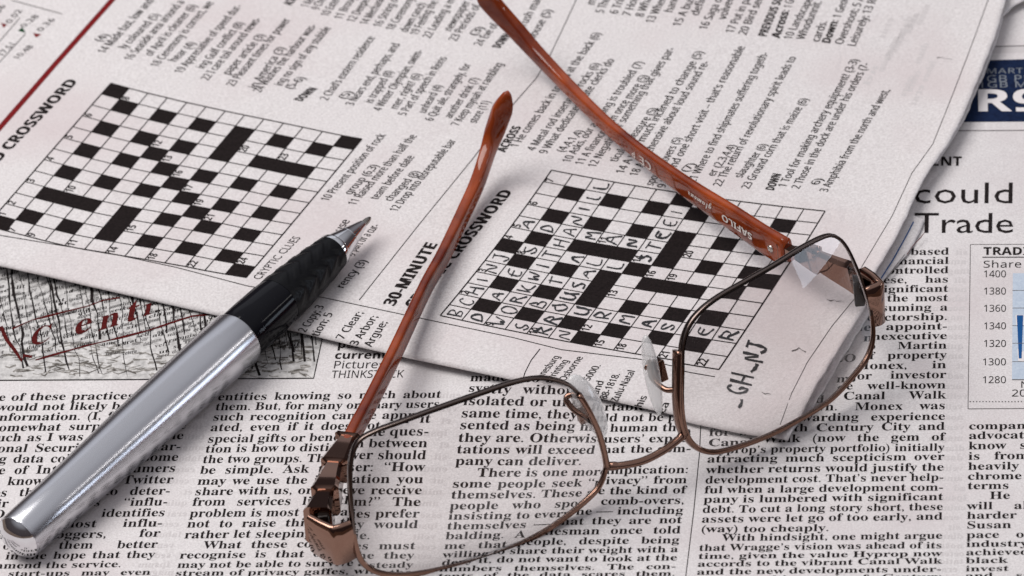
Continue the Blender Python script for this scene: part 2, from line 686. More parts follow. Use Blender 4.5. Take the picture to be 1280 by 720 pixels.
for k in range(240):                                   # smudged foot of the picture
    x = RNG.uniform(0, 385)
    y = RNG.uniform(428, 470) if x < 175 or x > 315 else RNG.uniform(440, 470)
    L = RNG.uniform(8, 26)
    if x + L < pic_right(y) - 2:
        a.line([(x, y), (x + L * .4, y + RNG.normal(0, 1.5)), (x + L, y + RNG.normal(0, 2.2))], RNG.uniform(.7, 2.0), M_PHOTOG, .000055, vary=.6)
for k in range(9):
    x = 325 + RNG.uniform(0, 62)
    y = RNG.uniform(415, 468)
    if x + 14 < pic_right(y):
        a.line([(x - 8, y), (x + 4, y + RNG.normal(0, 2)), (x + 14, y + RNG.normal(0, 3))], RNG.uniform(2, 6), M_PHOTOG, .00005, vary=.5)
for x in (363, 377, 389):
    a.line([(x, 416), (x + 2, 432), (x + 4, 452)], 2.2, M_INK, .00007, vary=.5)
# hand-cut red lettering and its rules
a.line([(1, 408), (8, 424), (20, 440), (27, 451), (30, 444), (40, 446)], 4.0, M_DKRED, .00009, vary=.3)
for ch, x, y, s, w_ in (("C", 36, 434, 32, 40), ("e", 91, 420, 38, 54), ("n", 122, 414, 38, 50), ("t", 155, 404, 40, 54), ("i", 177, 396, 32, 46)):
    put(a, ch, 'serif', (x, y), (.95, -.30), (.2, -1), w_, s, M_DKRED, .00009)
a.line([(44, 450), (75, 441), (108, 432), (150, 422), (185, 413), (215, 403), (240, 395), (262, 393)], 2.0, M_DKRED, .0001, vary=.5)
a.line([(15, 411), (40, 400), (75, 391), (108, 383), (130, 375), (150, 372)], 1.8, M_DKRED, .0001, vary=.6)
a.build("torn_text_picture", NEWS)

# share chart
a = Acc(zl)
a.line([(1213, 305.5), (1212, 380), (1211, 440), (1210, 511)], .9, M_GREYINK)
a.line([(1213, 305.5), (1420, 305)], .7, M_GREYINK)
a.line([(1210, 511), (1420, 509.5)], .9, M_GREYINK)
for k in range(52):
    a.quad((1212 + k * 4, 501.3), (1213.6 + k * 4, 501.3), (1213.6 + k * 4, 502.6), (1212 + k * 4, 502.6), M_GREYINK)
put(a, "TRADING DAY", 'fat', (1229, 318.5), (1, 0), (.01, -1), 18.5, 13.5)
a.line([(1228, 321.5), (1400, 321)], 1.1, M_INK)
put(a, "Share price in cents", 'sans', (1228.5, 334.5), (1, -.004), (.01, -1), 17.5, 12.0, track=.4)
for s, y in (("1400", 346.5), ("1380", 368), ("1360", 389.5), ("1340", 411.5), ("1320", 433.5), ("1300", 456.5), ("1280", 478.8)):
    fit(a, s, 'sans', (1229 if y < 440 else 1227.5, y), (1258, y), (.01, -1), 12.0)
a.quad((1266, 341.5), (1420, 341.5), (1420, 474), (1265, 474), M_PALEBLUE, .00003, 8, 8)
for y in (363, 385, 407, 429, 452):
    a.line([(1265.5, y), (1420, y)], .7, M_GREYINK, .00005)
a.line([(1265, 474.5), (1420, 474.5)], 1.0, M_GREYINK, .00006)
a.poly([(1269.5, 393.5), (1280, 393.5), (1280, 452), (1272.5, 451)], M_WHITEINK, .00005)
a.poly([(1271, 394), (1279, 394), (1277, 448), (1273.5, 448)], M_ROYAL, .00007)
a.poly([(1281, 394), (1300, 400), (1310, 440), (1290, 452)], M_ROYAL, .00007)
put(a, "N", 'sans', (1275, 484.5), (1, 0), (.01, -1), 16, 11)
put(a, "2013", 'sans', (1264, 495.5), (1, 0), (.01, -1), 17, 12)
a.build("share_chart", NEWS)

# advertisement at the far right
a = Acc(zl)
a.quad((1140, 78), (1420, 70), (1420, 151), (1140, 153), M_NAVY, .00003, 12, 6)
put(a, "SMARTDATA", 'sans', (1222.5, 92), (1, -.01), (-.02, -1), 16, 9, M_ADTEXT, .00006, track=1.0)
put(a, "1GB PEAK", 'sans', (1221, 102.5), (1, -.01), (-.02, -1), 19, 11.5, M_ADTEXT, .00006, track=.8)
put(a, "1GB MIDNIGHT", 'sans', (1222, 109.5), (1, -.01), (-.02, -1), 19, 10, M_ADTEXT, .00006, track=.8)
put(a, "R99", 'fat', (1217, 139), (1, -.005), (-.02, -1), 72, 38, M_WHITEINK, .00006)
a.line([(1150, 65), (1420, 57)], 9, M_GREYINK if False else M_GHOST, .00003)
a.line([(1150, 61), (1420, 53)], 1.2, M_GREYINK, .00005)
a.line([(1180, 163.5), (1420, 162)], 1.0, M_GREYINK, .00005)
a.build("advertisement", NEWS)

# ------------------------------------------------------------------ folded crossword newspaper
FOLD = thing("folded_newspaper", "folded newspaper with two crosswords, one half filled in, lying on the other page", "newspaper", tuple(at(560, 250, 0.0012)))
# children are built in world coordinates, so undo the parent's shift
FOLD_LOC = FOLD.location.copy()


def reparent(o, root):
    o.matrix_parent_inverse = root.matrix_world.inverted()
    return o


def resample(c, n):
    d = np.concatenate([[0], np.cumsum(np.hypot(*np.diff(c, axis=0).T))])
    t = np.linspace(0, d[-1], n)
    return np.stack([np.interp(t, d, c[:, 0]), np.interp(t, d, c[:, 1])], 1)


NU, NV = 190, 110
cb = resample(BOT, NU)
cr = resample(RGT, NV)
# slightly frayed, hand-torn right edge
fr = np.cumsum(RNG.normal(0, .5, NV))
fr = (fr - np.linspace(fr[0], fr[-1], NV)) * .5 + RNG.normal(0, .35, NV)
fr[0] = fr[-1] = 0
cr[:, 0] += fr
ct = resample(np.array([(-90, -60), (600, -60), (1268, -60)], float), NU)
cl = resample(np.array([(-90, 312), (-90, -60)], float), NV)
uu = np.linspace(0, 1, NU)
vv = np.linspace(0, 1, NV)
G = np.zeros((NV, NU, 2))
for j, v in enumerate(vv):
    for i, u in enumerate(uu):
        G[j, i] = ((1 - v) * cb[i] + v * ct[i] + (1 - u) * cl[j] + u * cr[j]
                   - ((1 - u) * (1 - v) * cb[0] + u * (1 - v) * cb[-1] + (1 - u) * v * ct[0] + u * v * ct[-1]))
gp = G.reshape(-1, 2)
P = at_arr(gp[:, 0], gp[:, 1], zu(gp[:, 0], gp[:, 1]))
Fc = []
for j in range(NV - 1):
    for i in range(NU - 1):
        k = j * NU + i
        Fc.append([k, k + 1, k + NU + 1, k + NU])
rim_i = list(range(NU)) + [j * NU + NU - 1 for j in range(1, NV)] + [(NV - 1) * NU + i for i in range(NU - 2, -1, -1)] + [j * NU for j in range(NV - 2, 0, -1)]
low = P[rim_i].copy()
low[:, 2] -= 0.0004
n0 = len(P)
V = np.concatenate([P, low])
for q in range(len(rim_i)):
    b = (q + 1) % len(rim_i)
    Fc.append([rim_i[b], rim_i[q], n0 + q, n0 + b])
low_c = P.copy()
low_c[:, 2] -= 0.0004
n1 = len(V)
V = np.concatenate([V, low_c])
for j in range(NV - 1):
    for i in range(NU - 1):
        k = n1 + j * NU + i
        Fc.append([k + NU, k + NU + 1, k + 1, k])
reparent(mesh_obj("front_page", V, Fc, M_PAPER2, FOLD), FOLD)


def leaf(outline, z0, z1, name, m, label=None, prints=None, thick=.0003):
    """an inner leaf peeping out past the fold; z0 at the hidden side, z1 at the free edge"""
    inner, outer = [np.array(c, float) for c in outline]
    n = 40
    A_, B_ = resample(inner, n), resample(outer, n)
    nn = 10
    P_, F_ = [], []
    wob = RNG.normal(0, .5, n)
    for i in range(n):
        for k in range(nn):
            t = k / (nn - 1)
            q = A_[i] * (1 - t) + B_[i] * t + (np.array([wob[i], 0]) if k == nn - 1 else 0)
            z = z0 + (z1 - z0) * t + .0005 * math.sin(math.pi * t)
            P_.append(at_arr([q[0]], [q[1]], z)[0])
    for i in range(n - 1):
        for k in range(nn - 1):
            a_ = i * nn + k
            F_.append([a_, a_ + nn, a_ + nn + 1, a_ + 1])
    N_ = len(P_)
    P_ = np.array(P_)
    lowp = P_.copy()
    lowp[:, 2] -= thick
    F_ += [[N_ + q for q in reversed(f)] for f in F_]
    for i in range(n - 1):
        a_ = i * nn + nn - 1
        F_.append([a_, a_ + nn, N_ + a_ + nn, N_ + a_])
    o = mesh_obj(name, np.concatenate([P_, lowp]), F_, m, FOLD, label=label)
    return reparent(o, FOLD)


leaf(([(960, 520), (1020, 440), (1075, 345), (1110, 285), (1125, 262)],
      [(984, 549), (1009, 511), (1042, 446), (1076, 385), (1108, 345), (1136, 316), (1150, 290), (1156, 275)]), .0009, .0006, "inner_page", M_PAPER2)
leaf(([(1150, 200), (1190, 120), (1230, 30), (1245, -30)], [(1171, 204), (1204, 152), (1234, 83), (1246, 50), (1256, 16), (1272, 4), (1300, -8)]), .0016, .0022, "inner_page", M_PAPER2)
a = Acc(lambda x, y: np.full(len(np.atleast_1d(x)), .00125))
a.line([(1142, 277), (1130, 300), (1116, 325), (1100, 350)], 1.4, M_ROYAL, 0)
a.line([(1156, 290), (1150, 298), (1141, 307), (1134, 318)], 2.0, M_DKRED, 0, vary=.8)
a.line([(1131, 318), (1120, 332), (1108, 348)], .8, M_GREYINK, 0, vary=.8)
reparent(a.build("printed_edge", FOLD), FOLD)


def upx(x):
    return np.array([np.interp(x, [0, 300, 850, 1100], [-.973, -.978, -.990, -.992]), np.interp(x, [0, 300, 850, 1100], [-.230, -.208, -.142, -.125])])


def coons(bt, tp, lf, rt):
    def fn(r, c):
        """r 0..1 along the row direction (image right), c 0..1 along the text direction (image up)"""
        I = lambda arr, t: np.array([np.interp(t, np.linspace(0, 1, len(arr)), [p[0] for p in arr]), np.interp(t, np.linspace(0, 1, len(arr)), [p[1] for p in arr])])
        return ((1 - c) * I(bt, r) + c * I(tp, r) + (1 - r) * I(lf, c) + r * I(rt, c)
                - ((1 - r) * (1 - c) * np.array(bt[0]) + r * (1 - c) * np.array(bt[-1]) + (1 - r) * c * np.array(tp[0]) + r * c * np.array(tp[-1])))
    return fn


def smooth3(p0, pm, p1, n=14):
    t = np.linspace(0, 1, n)
    p0, pm, p1 = map(np.array, (p0, pm, p1))
    c = 2 * pm - .5 * (p0 + p1)
    return [tuple((1 - q) ** 2 * p0 + 2 * q * (1 - q) * c + q * q * p1) for q in t]


HAND = {'A': [[(0, 0), (.45, 1), (.9, 0)], [(.2, .38), (.75, .4)]], 'B': [[(0, 0), (.05, 1)], [(.05, 1), (.6, .9), (.55, .6), (.08, .52), (.75, .42), (.7, .05), (0, 0)]],
        'C': [[(.8, .85), (.4, 1), (.05, .6), (.15, .12), (.5, 0), (.85, .2)]], 'D': [[(.1, 0), (.1, 1), (.6, .85), (.8, .45), (.55, .08), (.1, 0)]],
        'E': [[(.8, .95), (.1, .9), (.05, .05), (.85, .05)], [(.05, .5), (.65, .52)]], 'G': [[(.8, .85), (.35, 1), (.05, .5), (.3, .02), (.8, .15), (.8, .48), (.45, .45)]],
        'H': [[(.08, 1), (.05, 0)], [(.8, 1), (.78, 0)], [(.05, .5), (.8, .52)]], 'I': [[(.4, .95), (.42, .05)]], 'J': [[(.1, .95), (.9, 1)], [(.62, 1), (.6, .2), (.3, 0), (.02, .2)]],
        'K': [[(.1, 1), (.08, 0)], [(.75, 1), (.1, .45), (.8, 0)]], 'L': [[(.15, 1), (.1, .05), (.8, .08)]], 'M': [[(0, 0), (.12, 1), (.45, .35), (.8, 1), (.9, 0)]],
        'N': [[(.05, 0), (.08, 1), (.75, .05), (.8, 1)]], 'O': [[(.45, 1), (.08, .7), (.1, .2), (.5, 0), (.85, .3), (.8, .8), (.45, 1)]], 'R': [[(.05, 0), (.1, 1)], [(.1, 1), (.75, .85), (.6, .52), (.1, .48)], [(.3, .48), (.85, 0)]],
        'S': [[(.75, .9), (.35, 1), (.1, .75), (.45, .5), (.75, .28), (.45, 0), (.05, .12)]], 'T': [[(0, .95), (.9, 1)], [(.45, .97), (.42, 0)]], 'U': [[(.08, 1), (.1, .2), (.4, 0), (.75, .15), (.8, 1)], [(.8, 1), (.85, 0)]],
        'W': [[(0, 1), (.2, 0), (.45, .7), (.65, 0), (.95, 1)]], '-': [[(-.1, .5), (.5, .40), (1.1, .55)]], '~': [[(.1, .45), (.35, .6), (.5, .4), (.8, .55)]]}


def rounded(pts, it=2):
    pts = [np.array(p, float) for p in pts]
    if len(pts) < 3:
        return pts
    for _ in range(it):
        q = [pts[0]]
        for i in range(len(pts) - 1):
            q.append(.75 * pts[i] + .25 * pts[i + 1])
            q.append(.25 * pts[i] + .75 * pts[i + 1])
        q.append(pts[-1])
        pts = q
    return pts


def hand(acc, ch, org, ex, ey, w):
    for st in HAND.get(ch, []):
        pts = [np.array(p) + RNG.normal(0, .075, 2) for p in st]
        pts = [org + ex * p[0] + ey * p[1] for p in rounded(pts)]
        acc.line(pts, w * RNG.uniform(.85, 1.15), M_PENINK, .00012, vary=.38)


def grid(fn, black, nums, letters, name, label):
    N = 13
    acc = Acc(zu)
    for (r, c) in black:
        p = [fn((r + i) / N, (c + j) / N) for i, j in ((0, 0), (1, 0), (1, 1), (0, 1))]
        acc.quad(p[0], p[1], p[2], p[3], M_INKS, .00004, 4, 3)
    for k in range(N + 1):
        wd = 1.5 if k in (0, N) else 1.15
        acc.line([fn(k / N, t / N) for t in range(N + 1)], wd, M_INKS, .00006)
        acc.line([fn(t / N, k / N) for t in range(N + 1)], wd * .85, M_INKS, .00006)
    for (r, c), s in nums.items():
        o = fn((r + .06) / N, (c + .05) / N)
        ex = fn((r + .06) / N, (c + .95) / N) - o
        ey = fn(r / N, c / N) - fn((r + 1) / N, c / N)
        q = o - ey * .34
        L = np.hypot(*ex)
        put(acc, s, 'bold', q, ex / L, ey / np.hypot(*ey), L * .56, np.hypot(*ey) * .52, M_INK, .00007, track=-.2)
    o = reparent(acc.build(name, FOLD, label), FOLD)
    if letters:
        acc = Acc(zu)
        for (r, c), ch in letters.items():
            j = RNG.normal(0, .03, 2)
            o0 = fn((r + .86 + j[0]) / N, (c + .22 + j[1]) / N)
            ex = fn((r + .86) / N, (c + .88) / N) - o0
            ey = fn((r + .22) / N, (c + .22) / N) - o0
            hand(acc, ch, o0, ex, ey, RNG.uniform(1.35, 2.1))
        q = acc.build("handwritten_letters", o)
        q.matrix_parent_inverse = o.matrix_world.inverted() if False else Matrix.Identity(4)
    return o


fnL = coons([(-17, 282), (7.5, 288.4), (31.5, 294.5), (56.5, 301), (81, 306.8), (105.6, 311.7), (131, 316), (156, 320), (181, 324), (206, 328.5), (231.6, 333), (256, 338), (281.6, 342.5), (307.6, 346.8)],
            [(138.7, 103.8), (161.5, 110.2), (184.9, 116.4), (209.2, 122.2), (233.4, 128), (257.6, 133.3), (281.5, 138.7), (305.7, 143.8), (330, 148.7), (354.4, 153.8), (378.7, 158.9), (403.1, 164.2), (427.5, 169.2), (452.5, 173.6)],
            smooth3((-17, 282), (61, 192.5), (138.7, 103.8)), smooth3((307.6, 346.8), (381, 260), (452.5, 173.6)))
blackL = [(0, 0), (0, 12), (12, 0), (12, 12), (4, 8), (8, 4), (6, 6), (2, 3), (10, 9)]
for r in (1, 3, 9, 11):
    blackL += [(r, c) for c in (1, 3, 5, 7, 9, 11)]
blackL += [(5, c) for c in (1, 2, 3, 5, 7, 9, 11)] + [(7, c) for c in (1, 3, 5, 7, 9, 10, 11)]
numL = {(0, 1): "1", (0, 2): "2", (0, 4): "3", (0, 6): "4", (0, 8): "5", (0, 10): "6", (1, 0): "7", (1, 12): "8", (2, 0): "9", (2, 4): "10", (4, 0): "11", (4, 9): "12", (5, 8): "13",
        (6, 0): "14", (6, 2): "15", (6, 7): "16", (7, 6): "17", (8, 0): "18", (8, 5): "19", (8, 10): "20", (9, 4): "21", (10, 0): "22", (10, 10): "23", (12, 1): "24"}
grid(fnL, blackL, numL, None, "crossword_grid", "empty crossword grid beside the pen")

fnR = coons(smooth3((550.2, 394.3), (726, 430), (903, 459.4)), smooth3((689.3, 212.6), (860, 242.5), (1031.3, 263.7)),
            smooth3((550.2, 394.3), (622.5, 304.5), (689.3, 212.6)), smooth3((903, 459.4), (970, 361.5), (1031.3, 263.7)))
blackR = [(0, 6), (12, 6), (6, 0), (6, 6), (6, 12), (4, 7), (8, 5)]
for r in (1, 3, 9, 11):
    blackR += [(r, c) for c in (1, 3, 5, 7, 9, 11)]
blackR += [(5, c) for c in (1, 3, 4, 5, 7, 9, 11)] + [(7, c) for c in (1, 3, 5, 7, 8, 9, 11)]
numR = {(0, 2): "2", (0, 4): "3", (0, 7): "4", (0, 8): "5", (0, 10): "6", (0, 12): "7", (1, 6): "8", (2, 0): "9", (4, 0): "10", (4, 8): "11", (6, 1): "12", (6, 4): "13", (6, 7): "14",
        (7, 0): "15", (7, 6): "16", (8, 0): "18", (8, 6): "19", (8, 8): "20", (10, 0): "21", (12, 0): "22"}
letR = {}
for r, s in ((0, "BCHINJ  A"), (1, "D A E S D"), (2, "WORKWITHANILL"), (3, "S B T A M"), (4, "RROUSAL A"), (5, "N U   L N"), (6, "  R    STEEI"), (7, "  M"), (8, "  A"), (9, "  S"), (10, "  T"), (11, "  E"), (12, "  R")):
    for c, ch in enumerate(s):
        if ch != ' ':
            letR[(r, c)] = ch
grid(fnR, blackR, numR, letR, "crossword_grid", "half filled crossword grid under the glasses")


def clue(acc, txt, x0, y0, x1, y1, style='sans', sy=13.0, m=M_INK):
    """centre line of the print from the first to the last character"""
    u = upx((x0 + x1) / 2)
    off = -u * sy * .26
    fit(acc, txt, style, np.array((x0, y0)) + off, np.array((x1, y1)) + off, u, sy, m)


def block(rows, name, ox=0.0, oy=0.0, k=.25, style='sans', sy=14.8, ghost=None):
    acc = Acc(zu)
    for _ in range(ghost[4] if ghost else 0):
        x, y = RNG.uniform(ghost[0], ghost[1]), RNG.uniform(ghost[2], ghost[3])
        fit(acc, RNG.choice(WORDS), 'serif', (x + 12, y), (x, y + 26), (-.99, -.12), 13, M_GHOST, .000025)
    for r in rows:
        st = r[5] if len(r) > 5 else style
        clue(acc, r[0], ox + r[1] * k, oy + r[2] * k, ox + r[3] * k, oy + r[4] * k, st, sy * (1.02 if st == 'fat' else 1))
    return reparent(acc.build(name, FOLD), FOLD)


block([("(4)", 485, 207, 540, 172), ("14 Made fast, low and", 508, 265, 757, -2), ("ly coloured (5)", 612, 243, 787, 70), ("16 Seaside area around a", 640, 300, 910, 5),
       ("of April is cleaner (6)", 742, 278, 972, 25), ("18 Ceremony is correct, we", 772, 333, 1056, 10), ("hear (4)", 862, 308, 967, 212), ("19 Appreciative of speed dur-", 892, 365, 1197, 28),
       ("ing Gulf conflict (8)", 1003, 342, 1207, 112), ("22 I care toil around news-", 1025, 400, 1292, 92), ("paper article (3)", 1132, 373, 1312, 172), ("23 Pleasant times for power", 1152, 430, 1440, 95),
       ("in America (3)", 1265, 442, 1412, 236), ("24 Washes the harbour was-", 1287, 460, 1570, 125), ("ing no sign of any stubble", 1393, 428, 1642, 136), ("(5-6)", 1440, 444, 1517, 386),
       ("DOWN", 1492, 505, 1575, 440, 'fat'), ("2 Chad’s eastern residence", 1622, 500, 1862, 185), ("(5)", 1707, 494, 1755, 457), ("3 Nears end, perhaps, and", 1750, 527, 1987, 218), ("is trapped (8)", 1845, 515, 1952, 355),
       ("4 Winter Olympian, swim-", 1887, 553, 2102, 252), ("mer, right? (6)", 1970, 545, 2092, 368), ("5 Part of speech in Reins", 2012, 577, 2222, 286), ("unheard (4)", 2112, 565, 2197, 426),
       ("6 Quit ale, strangely, for", 2147, 604, 2342, 320), ("another drink (7)", 2242, 590, 2382, 390), ("7 Keep mynah at rambling", 2277, 628, 2502, 316), ("store (11)", 2365, 615, 2437, 505)], "clue_column")
block([("ACROSS", 160, 25, 215, -40, 'fat'), ("1 Keen to", 245, 35, 310, -50), ("9 Check all", 298, 48, 370, -60), ("10 Extended", 345, 80, 440, -55), ("11 Brought it", 412, 95, 520, -65), ("12 Deepest in", 475, 110, 590, -55),
       ("14 Mechanic we", 540, 122, 660, -50), ("16 String of it", 607, 135, 720, -40), ("18 Ceremony of", 670, 150, 800, -40), ("down ranch", 740, 160, 838, 15), ("19 Feeling the odd", 790, 175, 930, -50), ("22 Leading a man", 855, 190, 1005, -40),
       ("newspaper it", 960, 155, 1075, -20), ("23 Periods of", 985, 205, 1110, 25), ("(3)", 1082, 178, 1130, 135), ("24 Eve of", 1110, 228, 1200, 120), ("DOWN", 1203, 240, 1265, 170, 'fat')], "clue_column", 320, 0)
block([("rush man", 55, 130, 140, -20), ("house (5)", 95, 200, 188, 48), ("mer", 395, 25, 420, -40), ("5 The old", 440, 65, 500, -60), ("6 Trim a", 510, 70, 575, -60), ("7 Hold it", 575, 80, 640, -60), ("8 What is", 640, 85, 705, -60),
       ("13 When he", 690, 115, 785, -60), ("hand it", 785, 62, 835, -50), ("15 A bus to", 825, 132, 925, -60), ("define", 915, 78, 970, -40), ("16 Saga of it", 957, 148, 1060, -50), ("volved in", 1052, 97, 1115, -60), ("17 Put in part", 1090, 165, 1195, -40), ("20 Bird seen", 1155, 175, 1255, -40),
       ("PREVIOUS SOLUTION", 1255, 183, 1390, -130, 'fat'), ("Across:", 1322, 190, 1372, 50, 'fat'), ("1 Gown", 1382, 40, 1412, -50), ("10 Landscape", 1380, 197, 1492, -10), ("Whodunnit.", 1445, 197, 1535, 5), ("cards.", 1520, 210, 1562, 105),
       ("Down:", 1573, 217, 1618, 100, 'fat'), ("1 Geology", 1627, 90, 1690, -60), ("Overshoot; 5 Ass", 1637, 222, 1765, -50), ("Leisurely; 13 Row", 1700, 232, 1830, -50)], "clue_column", 640, 0, ghost=(1085, 1160, 0, 120, 16))
block([("ACROSS", 627, 190, 648, 158, 'fat'), ("1 He comes back in to end at the back (6)", 643, 184, 748, 41), ("4 Metal rod inserted in rocks (6)", 664, 188, 747, 79), ("9 What dedicated skate clerks do", 679, 192, 765, 74), ("(4,4,1,4)", 700, 190, 727, 163),
       ("10 Asks, our a feeling is troubled (7)", 708, 203, 801, 77), ("11 A finance form once more (5)", 724, 206, 807, 94), ("12 Negation or something that gives par-", 740, 209, 840, 60), ("ticular pleasure (5)", 767, 202, 819, 135),
       ("14 A very much inclined to change (5)", 775, 217, 876, 64), ("18 Apprehensive about loud sound re-", 792, 220, 883, 77), ("sponse, covers (5)", 812, 232, 849, 172), ("19 Second one short visit – that’s reasonable", 824, 240, 928, 58), ("(7)", 855, 215, 867, 204),
       ("21 Where to find shipmates suffering togeth-", 865, 228, 957, 66), ("er (2,3,4,4)", 889, 220, 917, 181), ("22 The return of revolutionary spirit leads to", 897, 233, 992, 71), ("slaughter (6)", 923, 222, 956, 180),
       ("23 Ground corn that is maize (6)", 932, 236, 1007, 123), ("DOWN", 963, 238, 973, 217, 'fat'), ("1 Tool for making archery equipment? (3-3)", 978, 234, 1070, 74), ("2 Those in the dock are under his orders (7-", 995, 236, 1083, 79), ("6)", 1018, 231, 1026, 223), ("3 Amphibia from the north and west,", 1030, 240, 1109, 112)], "clue_column", 0, 0, 1.0)
block([("10 Present position of rock", 406, 251, 479, 168), ("group (6,3)", 435, 243, 470, 206), ("11 Raised more than half the", 440, 256, 518, 169), ("team before date", 468, 249, 515, 195), ("changed (8)", 485, 251, 522, 214), ("12 Drop into disreputable bar", 492, 264, 567, 175),
       ("CRYPTIC CLUES", 321, 349, 373, 296, 'thin'), ("18 Unit, for use", 385, 338, 434, 275), ("19 In the early part of a cur-", 405, 352, 471, 281), ("rency (3)", 425, 360, 456, 325)], "clue_column", 0, 0, 1.0)
block([("2 Copy; 3", 378, 415, 402, 382), ("tion; 5", 394, 420, 413, 391), ("7 Clear;", 425, 424, 451, 390), ("13 Arbor;", 438, 437, 469, 395), ("Argue;", 460, 433, 481, 402)], "clue_column", 0, 0, 1.0, sy=14.5)
block([("Johannesburg", 665, 484, 697, 445), ("Printing", 688, 474, 708, 450), ("Osborne", 703, 476, 726, 446), ("5000.", 733, 476, 748, 456), ("and", 744, 493, 752, 476), ("88-1818.", 754, 499, 772, 467), ("Zulu-Natal", 768, 502, 791, 463), ("his", 798, 509, 806, 495), ("Ea", 826, 517, 834, 503)], "imprint_text", 0, 0, 1.0, sy=12.5)

a = Acc(zu)
clue(a, "30-MINUTE", 487, 382, 542, 304, 'fat', 21)
clue(a, "CRYPTIC CROSSWORD", 513, 384, 636, 238, 'fat', 21)
reparent(a.build("crossword_title", FOLD, "title of the half filled crossword"), FOLD)
a = Acc(zu)
clue(a, "WORLD CROSSWORD", -46, 242, 93, 100, 'fat', 19.5)
reparent(a.build("crossword_title", FOLD, "title of the empty crossword"), FOLD)

a = Acc(zu)
a.line([(-80, 250), (0, 159.5), (70, 79), (140, 0), (190, -58)], 6.2, M_REDINK)
reparent(a.build("red_rule", FOLD), FOLD)

a = Acc(zu)
for p, wd in (([(720, 0), (745, -50)], .9), ([(720, 0), (708, 26), (687, 70), (670, 98), (641, 131), (592, 197), (525, 279), (460, 361), (449, 375)], .9),
              ([(-60, 281), (0, 294), (60, 304), (135, 316), (220, 334), (310, 357.5), (405, 372), (501, 392.5), (525, 397.5), (640, 421.5), (702, 437), (805, 449.5), (857, 461), (898, 468)], .9),
              ([(1250, -45), (1235, 0), (1215, 55), (1192, 115), (1166, 180), (1140, 216), (1115, 270), (1078, 332), (1058, 372), (1030, 408), (1003, 450), (985, 488), (968, 540)], .75),
              ([(14, 0), (78, 17.5)], .8), ([(-20, 72), (0, 51), (25, 22)], .8), ([(-20, 98), (0, 77), (32, 42)], .8), ([(675, 436), (664, 450), (656, 466), (654, 473)], 1.1)):
    a.line(p, wd, M_INK, .00006)
reparent(a.build("printed_rules", FOLD), FOLD)

a = Acc(zu)
for s, x0, y0, x1, y1 in (("0.06", -10, 24, 5, 6), ("0.02", 10, 29, 26, 12), ("0.28", 28, 34, 47, 19), ("0.36", 49, 39, 67, 23), ("17.51", 0, 70, 18, 53), ("10.48", 19, 74, 40, 57)):
    clue(a, s, x0, y0, x1, y1, 'thin', 11.5)
a.poly([(1, 28.5), (9, 30.5), (4.5, 35)], M_REDINK)
a.poly([(22, 38.5), (28, 34), (32, 41)], M_GREENINK)
a.poly([(41, 41), (51.5, 43), (45, 47)], M_REDINK)
reparent(a.build("share_table", FOLD), FOLD)

# the ballpoint note beside the grid and small pen flecks
a = Acc(zu)
ex = np.array([8.2, -15.5])
ey = np.array([-24.0, -4.4])
for ch, x, y in (("-", 929, 506), ("G", 934, 490), ("H", 939, 478), ("-", 946, 463), ("N", 951, 452), ("J", 957, 440)):
    hand(a, ch, np.array((x, y), float), ex * (.66 if ch == '-' else .72), ey * (.5 if ch == '-' else 1), 2.9)
reparent(a.build("handwritten_note", FOLD), FOLD)
a = Acc(zu)
for p in ([(985, 437), (991, 435), (993, 433), (996, 435.5), (1001, 438)], [(1023, 378), (1028, 379.5), (1032, 378), (1034, 380), (1040, 379)], [(950, 486), (954, 488.5), (957, 487.5), (961, 489)], [(1171, 72), (1176, 71.5), (1183, 73), (1190, 74)]):
    a = Acc(zu)
    a.line(p, .8, M_GREYINK, .0001, vary=.8)
    reparent(a.build("pen_fleck", FOLD), FOLD)

# ------------------------------------------------------------------ pen
M_STEEL = mat("brushed_aluminium", (.57, .57, .60), 0.23, 1.0)
M_CHROME = mat("polished_chrome", (.72, .72, .74), 0.07, 1.0)
M_BLACKGLOSS = mat("black_lacquer", (.004, .004, .006), 0.10, 0.0, **{"Specular IOR Level": 0.13})
M_RUBBER = mat("black_rubber", (.004, .004, .005), 0.33, 0.0, **{"Specular IOR Level": 0.12})
nt = M_STEEL.node_tree
tc = nt.nodes.new("ShaderNodeTexCoord")
mp = nt.nodes.new("ShaderNodeMapping")
mp.inputs["Scale"].default_value = (900, 900, 14)
ns = nt.nodes.new("ShaderNodeTexNoise")
ns.inputs["Scale"].default_value = 3.0
ns.inputs["Detail"].default_value = 4
rr = nt.nodes.new("ShaderNodeMapRange")
rr.inputs[3].default_value = 0.235
rr.inputs[4].default_value = 0.265
nt.links.new(tc.outputs["Object"], mp.inputs["Vector"])
nt.links.new(mp.outputs["Vector"], ns.inputs["Vector"])
nt.links.new(ns.outputs["Fac"], rr.inputs["Value"])
TAIL = at(21, 674, .0052)
TIP = at(463, 272, .0076)
PL = (TIP - TAIL).length
PEN = thing("pen", "silver ballpoint pen with a black rubber grip, its point on the crossword page", "pen", tuple(TAIL))
zax = (TIP - TAIL).normalized()
xax = zax.cross(Vector((0, 0, 1))).normalized()
yax = zax.cross(xax).normalized()
PEN.matrix_world = Matrix(((xax[0], yax[0], zax[0], TAIL[0]), (xax[1], yax[1], zax[1], TAIL[1]), (xax[2], yax[2], zax[2], TAIL[2]), (0, 0, 0, 1)))


